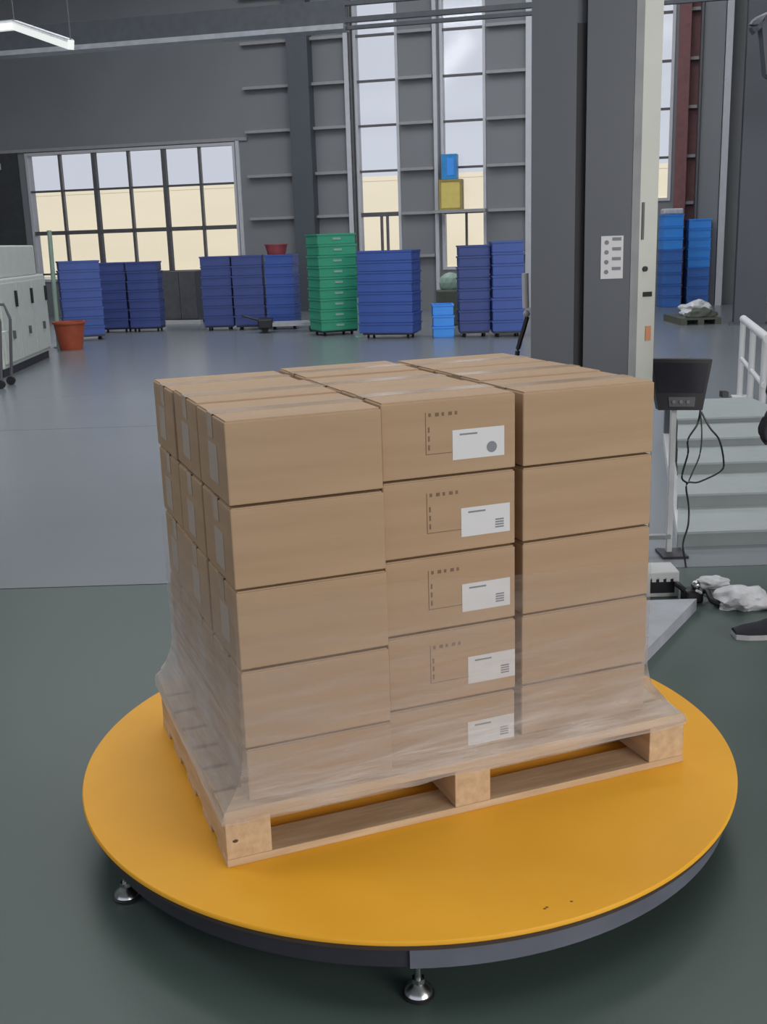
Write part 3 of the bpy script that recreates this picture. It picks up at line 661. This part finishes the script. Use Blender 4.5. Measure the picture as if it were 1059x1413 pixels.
# ------------------------------------------------------------------ steel steps behind
stp = thing('steel_steps', 'wide low grey steel steps with broad treads right of the carton stack', 'steps')
xls = []; zz = 0.0; ys = hit(990, 753).y; xl = hit(936, 753).x; z_list = []
vris = [(753, 735), (702, 683), (655, 640), (618, 606), (586, 578)]
Y = ys; z = 0
for i, (vb, vt) in enumerate(vris):
    pb = hit(990, vb, z); Yr = pb.y; zt2 = at(990, vt, Yr).z
    xa = at(936, vb, Yr).x; za = z_list[-1][1] if z_list else 0
    MB().box(xa, 2.68, Yr, Yr + .02, za, zt2).build('riser', M['stair'], stp); xls.append(xa)
    z_list.append((Yr, zt2)); z = zt2
yend = hit(990, 552, z).y
for i, (Yr, zt2) in enumerate(z_list):
    Yn = z_list[i + 1][0] if i + 1 < len(z_list) else yend
    xn = xls[i + 1] if i + 1 < len(xls) else xls[i] + .12
    MB().prism([(xls[i] - .01, Yr - .012, zt2), (2.68, Yr - .012, zt2), (2.68, Yn, zt2), (xn, Yn, zt2)], (0, 0, .012)).build('tread', M['tread'], stp)
MB().prism([(xls[0], z_list[0][0] + .02, 0), (xls[0] + .05, z_list[0][0] + .02, 0), (xls[-1] + .17, yend, 0), (xls[-1] + .12, yend, 0)], (0, 0, z_list[0][1])).build('side_stringer', M['white'], stp)
MB().box(xls[-1] + .12, 2.68, yend - .02, yend, 0, z_list[-1][1]).build('back_plate', M['stair'], stp)
bm_ = hit(938, 735)
# white guard rail
r0 = hit(1021, 548); 
gr = thing('guard_rail', 'white tubular guard rail beyond the steel steps at the right edge', 'railing', (r0.x, r0.y, 0), 0)
hr = at(1027, 440, r0.y).z; rt2 = hit(1059, 466, hr) - at(1027, 440, r0.y); gr.rotation_euler = (0, 0, math.atan2(rt2.y, rt2.x))
L2 = 1.95
for k in range(3): MB().cyl((k * .9, 0, .012), (k * .9, 0, hr), .026).box(k * .9 - .07, k * .9 + .07, -.07, .07, 0, .012).build('post', M['white'], gr, True)
MB().tube([(0, 0, hr), (L2, 0, hr)], .034, 12).ball((0, 0, hr), .034).build('top_rail', M['white'], gr, True); MB().tube([(.032, 0, hr * .5), (L2 - .1, 0, hr * .5)], .02, 10).build('mid_rail', M['white'], gr, True)
k0 = hit(985, 543)
tag(MB().box(0, r0.x - k0.x - .1, -.05, .05, 0, .05).build('floor_stop', M['black'], None, loc=(k0.x, r0.y + .05, 0)), 'black floor stop bar at the foot of the white guard rail', 'bar')
# olive pallet with white crumple
k1 = hit(940, 449); k2 = hit(1003, 449)
op = thing('plastic_pallet', 'dark olive plastic pallet on the floor before the right blue stacks', 'pallet', (k1.x, k1.y, 0), 0)
wd = k2.x - k1.x
for x in (0, wd / 2 - .05, wd - .1): MB().box(x, x + .1, 0, 1.1, 0, .08).build('runner', M['olive'], op)
for k in range(6): MB().box(0, wd, k * .19, k * .19 + .16, .08, .11).build('deck_slat', M['olive'], op)
def crumple(name, loc, r, sc, seed, m, label, cat, flat=.0):
    mb = MB(); bmesh.ops.create_icosphere(mb.bm, subdivisions=4, radius=1)
    for v in mb.bm.verts:
        n_ = noise.noise(v.co * 1.7 + Vector((seed, 0, 0))) * .35 + abs(noise.noise(v.co * 3 + Vector((0, seed, 0)))) * .2
        v.co *= 1 + n_; v.co = Vector((v.co.x * sc[0], v.co.y * sc[1], max(v.co.z, -.5) * sc[2] + .5 * sc[2])) * r
    return tag(mb.build(name, m, None, True, loc=loc), label, cat)
crumple('plastic_sheet', (k1.x + wd * .62, k1.y + .62, .11), .28, (1, .8, .55), 3, M['bag'], 'white crumpled sheet heaped on the olive pallet', 'sheet')
crumple('fabric_heap', (k1.x + wd * .55, k1.y + .12, .11), .17, (1.3, .45, .6), 8, M['olive'], 'dark heap at the front of the olive pallet', 'heap')
# ------------------------------------------------------------------ small things on the floor at right
d0 = hit(900, 828); d1 = hit(941, 828)
pb = thing('power_box', 'small grey power box with a dark vent behind the carton stack', 'box', (d0.x, d0.y + .03, 0), 0)
wB = d1.x - d0.x; hB = at(920, 792, d0.y).z
MB().box(-.02, wB, .0, .14, 0, hB, bev=.006).build('housing', M['white'], pb); MB().box(.0, wB - .02, -.003, 0, hB * .18, hB * .72).build('vent', M['black'], pb)
for k in range(4): MB().box(.005 + k * .03, .022 + k * .03, -.005, -.003, hB * .62, hB * .78).build('vent_fin', M['white'], pb)
fp = [hit(957, 812, .03), hit(972, 842, .03), hit(975, 856, .015), hit(967, 850, .02)]
o_ = hit(958, 830)
pl = thing('floor_plug', 'black clamp connector with bent tail on the floor beside the power box', 'connector', (o_.x, o_.y, 0), .2)
MB().box(-.05, .03, -.03, .03, 0, .06, bev=.01).build('clamp_body', M['black'], pl); MB().ball((0, -.01, .075), .02).build('ring', M['steel'], pl, True)
MB().tube(smoothpath([(.02, 0, .04), (.04, -.03, .05), (.035, -.08, .03), (.06, -.10, .014)]), .012).build('tail', M['rubber'], pl, True)
MB().tube(smoothpath([(-.04, 0, .05), (-.06, .03, .07), (-.03, .08, .05)]), .012).build('lug', M['rubber'], pl, True)
c1 = hit(982, 808); crumple('plastic_scrap', (c1.x, c1.y, 0), .055, (1.3, .8, .5), 11, M['bag'], 'crumpled clear plastic scrap by the black connector', 'scrap')
c2 = hit(1032, 846); crumple('plastic_bag', (c2.x - .0, c2.y + .09, 0), .088, (1.15, 1, .6), 21, M['bag'], 'white plastic bag lying beside the dark shoe', 'bag')
tag(MB().tube(smoothpath([hit(962, 815, .07), hit(975, 822, .02), hit(990, 833, .008), hit(1003, 838, .008)]), .006).build('cable', M['white'], None, True), 'short pale cable from the connector to the white bag', 'cable')
# ------------------------------------------------------------------ person at the right edge
def skinfig(name, verts, edges, m, parent=None, sub=2, root=0):
    me = bpy.data.meshes.new(name); me.from_pydata([v[:3] for v in verts], edges, []); me.materials.append(m)
    o = bpy.data.objects.new(name, me); COL.objects.link(o); o.parent = parent
    md = o.modifiers.new('skin', 'SKIN'); md.use_smooth_shade = True
    for i, v in enumerate(verts):
        sv = me.skin_vertices[0].data[i]; sv.radius = (v[3], v[4] if len(v) > 4 else v[3]); sv.use_root = (i == root)
    s_ = o.modifiers.new('sub', 'SUBSURF'); s_.levels = sub; s_.render_levels = sub
    return o
toe = hit(1012, 884)
per = thing('person', 'person in dark clothes and dark trainers standing cut off by the right edge', 'person', (toe.x + .20, toe.y + .04, 0), 0)
# facing -x; ankle of near foot at x=0
V = [(.12, .10, .96, .14, .12), (.12, .10, 1.10, .13, .11), (.11, .10, 1.28, .15, .12), (.10, .10, 1.42, .12, .10), (.08, .10, 1.50, .055),  # 0-4 trunk, neck
     (.06, .01, .90, .105), (.00, 0, .50, .068), (.03, 0, .09, .045),      # 5-7 near leg
     (.12, .19, .90, .095), (.18, .20, .50, .065), (.26, .20, .10, .045),   # 8-10 far leg
     (.10, -.08, 1.41, .06), (.08, -.16, 1.14, .048), (-.10, -.13, .93, .040),  # 11-13 near arm
     (.10, .28, 1.41, .06), (.20, .34, 1.14, .048), (.16, .32, .90, .036)]
Eg = [(0, 1), (1, 2), (2, 3), (3, 4), (0, 5), (5, 6), (6, 7), (0, 8), (8, 9), (9, 10), (3, 11), (11, 12), (12, 13), (3, 14), (14, 15), (15, 16)]
skinfig('body', V, Eg, M['cloth'], per)
# head with face
hd = skinfig('head', [(.07, .10, 1.49, .05), (.06, .10, 1.57, .068), (.05, .10, 1.64, .088, .080), (.055, .10, 1.70, .082, .075), (.06, .10, 1.745, .05)], [(0, 1), (1, 2), (2, 3), (3, 4)], M['skin'], per)
MB().prism([(-.035, .085, 1.60), (-.060, .10, 1.605), (-.035, .115, 1.60), (-.030, .10, 1.65)], (.02, 0, 0)).build('nose', M['skin'], hd)
for y in (.068, .132): MB().ball((-.026, y, 1.652), .011, (.6, 1, .7)).build('eye', M['hair'], hd)
MB().box(-.034, -.020, .078, .122, 1.573, 1.580).build('mouth', M['red'], hd)
for y in (.018, .182): MB().ball((.06, y, 1.64), .026, (.7, .35, 1.1)).build('ear', M['skin'], hd)
MB().ball((.078, .10, 1.690), .098, (1, .93, .85), 3).build('hair', M['hair'], per, True)
for (hx, hy, hz, nm) in ((-.10, -.13, .93, 0), (.16, .32, .90, 1)):
    hv = [(hx, hy, hz, .022), (hx - .035, hy, hz - .05, .028, .014), (hx - .055, hy, hz - .085, .026, .012)]; he = [(0, 1), (1, 2)]
    h0 = skinfig('gloved_hand' if not nm else 'hand', hv, he, M['glove'] if not nm else M['skin'], per); hm_ = M['glove'] if not nm else M['skin']
    for k in range(4):
        y = hy - .027 + .018 * k; L3 = (.06, .072, .068, .052)[k]
        skinfig('finger', [(hx - .050, y, hz - .078, .009), (hx - .066, y, hz - .10 - L3 * .3, .0085), (hx - .064, y, hz - .10 - L3 * .7, .008), (hx - .05, y, hz - .10 - L3, .007)], [(0, 1), (1, 2), (2, 3)], hm_, h0, 1)
    skinfig('thumb', [(hx - .02, hy - .024, hz - .035, .011), (hx - .05, hy - .045, hz - .06, .0095), (hx - .07, hy - .045, hz - .09, .008)], [(0, 1), (1, 2)], hm_, h0, 1)
# shoes
for (ax, ay) in ((.03, 0), (.26, .20)):
    sh_ = MB(); n = 12; rings = []
    profx = [(.075, .030, .060), (.055, .038, .095), (.0, .040, .105), (-.06, .040, .080), (-.12, .045, .055), (-.17, .044, .045), (-.215, .030, .032)]
    for (x, hw, h) in profx:
        rings.append([sh_.bm.verts.new((ax + x, ay + math.cos(a) * hw, .018 + max(0, math.sin(a)) * (h - .018))) for a in [math.pi * k / (n - 1) for k in range(n)]])
    for i in range(len(rings) - 1):
        for k in range(n): sh_.bm.faces.new((rings[i][k], rings[i][(k + 1) % n], rings[i + 1][(k + 1) % n], rings[i + 1][k]))
    sh_.bm.faces.new(rings[0]); sh_.bm.faces.new(rings[-1]); so_ = sh_.build('shoe', M['cloth'], per, True)
    sl = MB(); pts = [(ax + x, ay - hw - .003, 0) for x, hw, h in profx] + [(ax + x, ay + hw + .003, 0) for x, hw, h in reversed(profx)]
    sl.prism(pts, (0, 0, .019)).build('sole', M['sole'], so_)
# dark jacket hanging over the forearm, the dark blob at the frame edge
jm = MB(); bmesh.ops.create_icosphere(jm.bm, subdivisions=3, radius=1)
for v in jm.bm.verts:
    n_ = noise.noise(v.co * 2) * .2; v.co = Vector((v.co.x * .055 * (1 + n_) - .095, v.co.y * .07 * (1 + n_) - .12, v.co.z * .08 * (1 + n_) + .96))
jm.build('sleeve_cuff', M['cloth'], per, True)
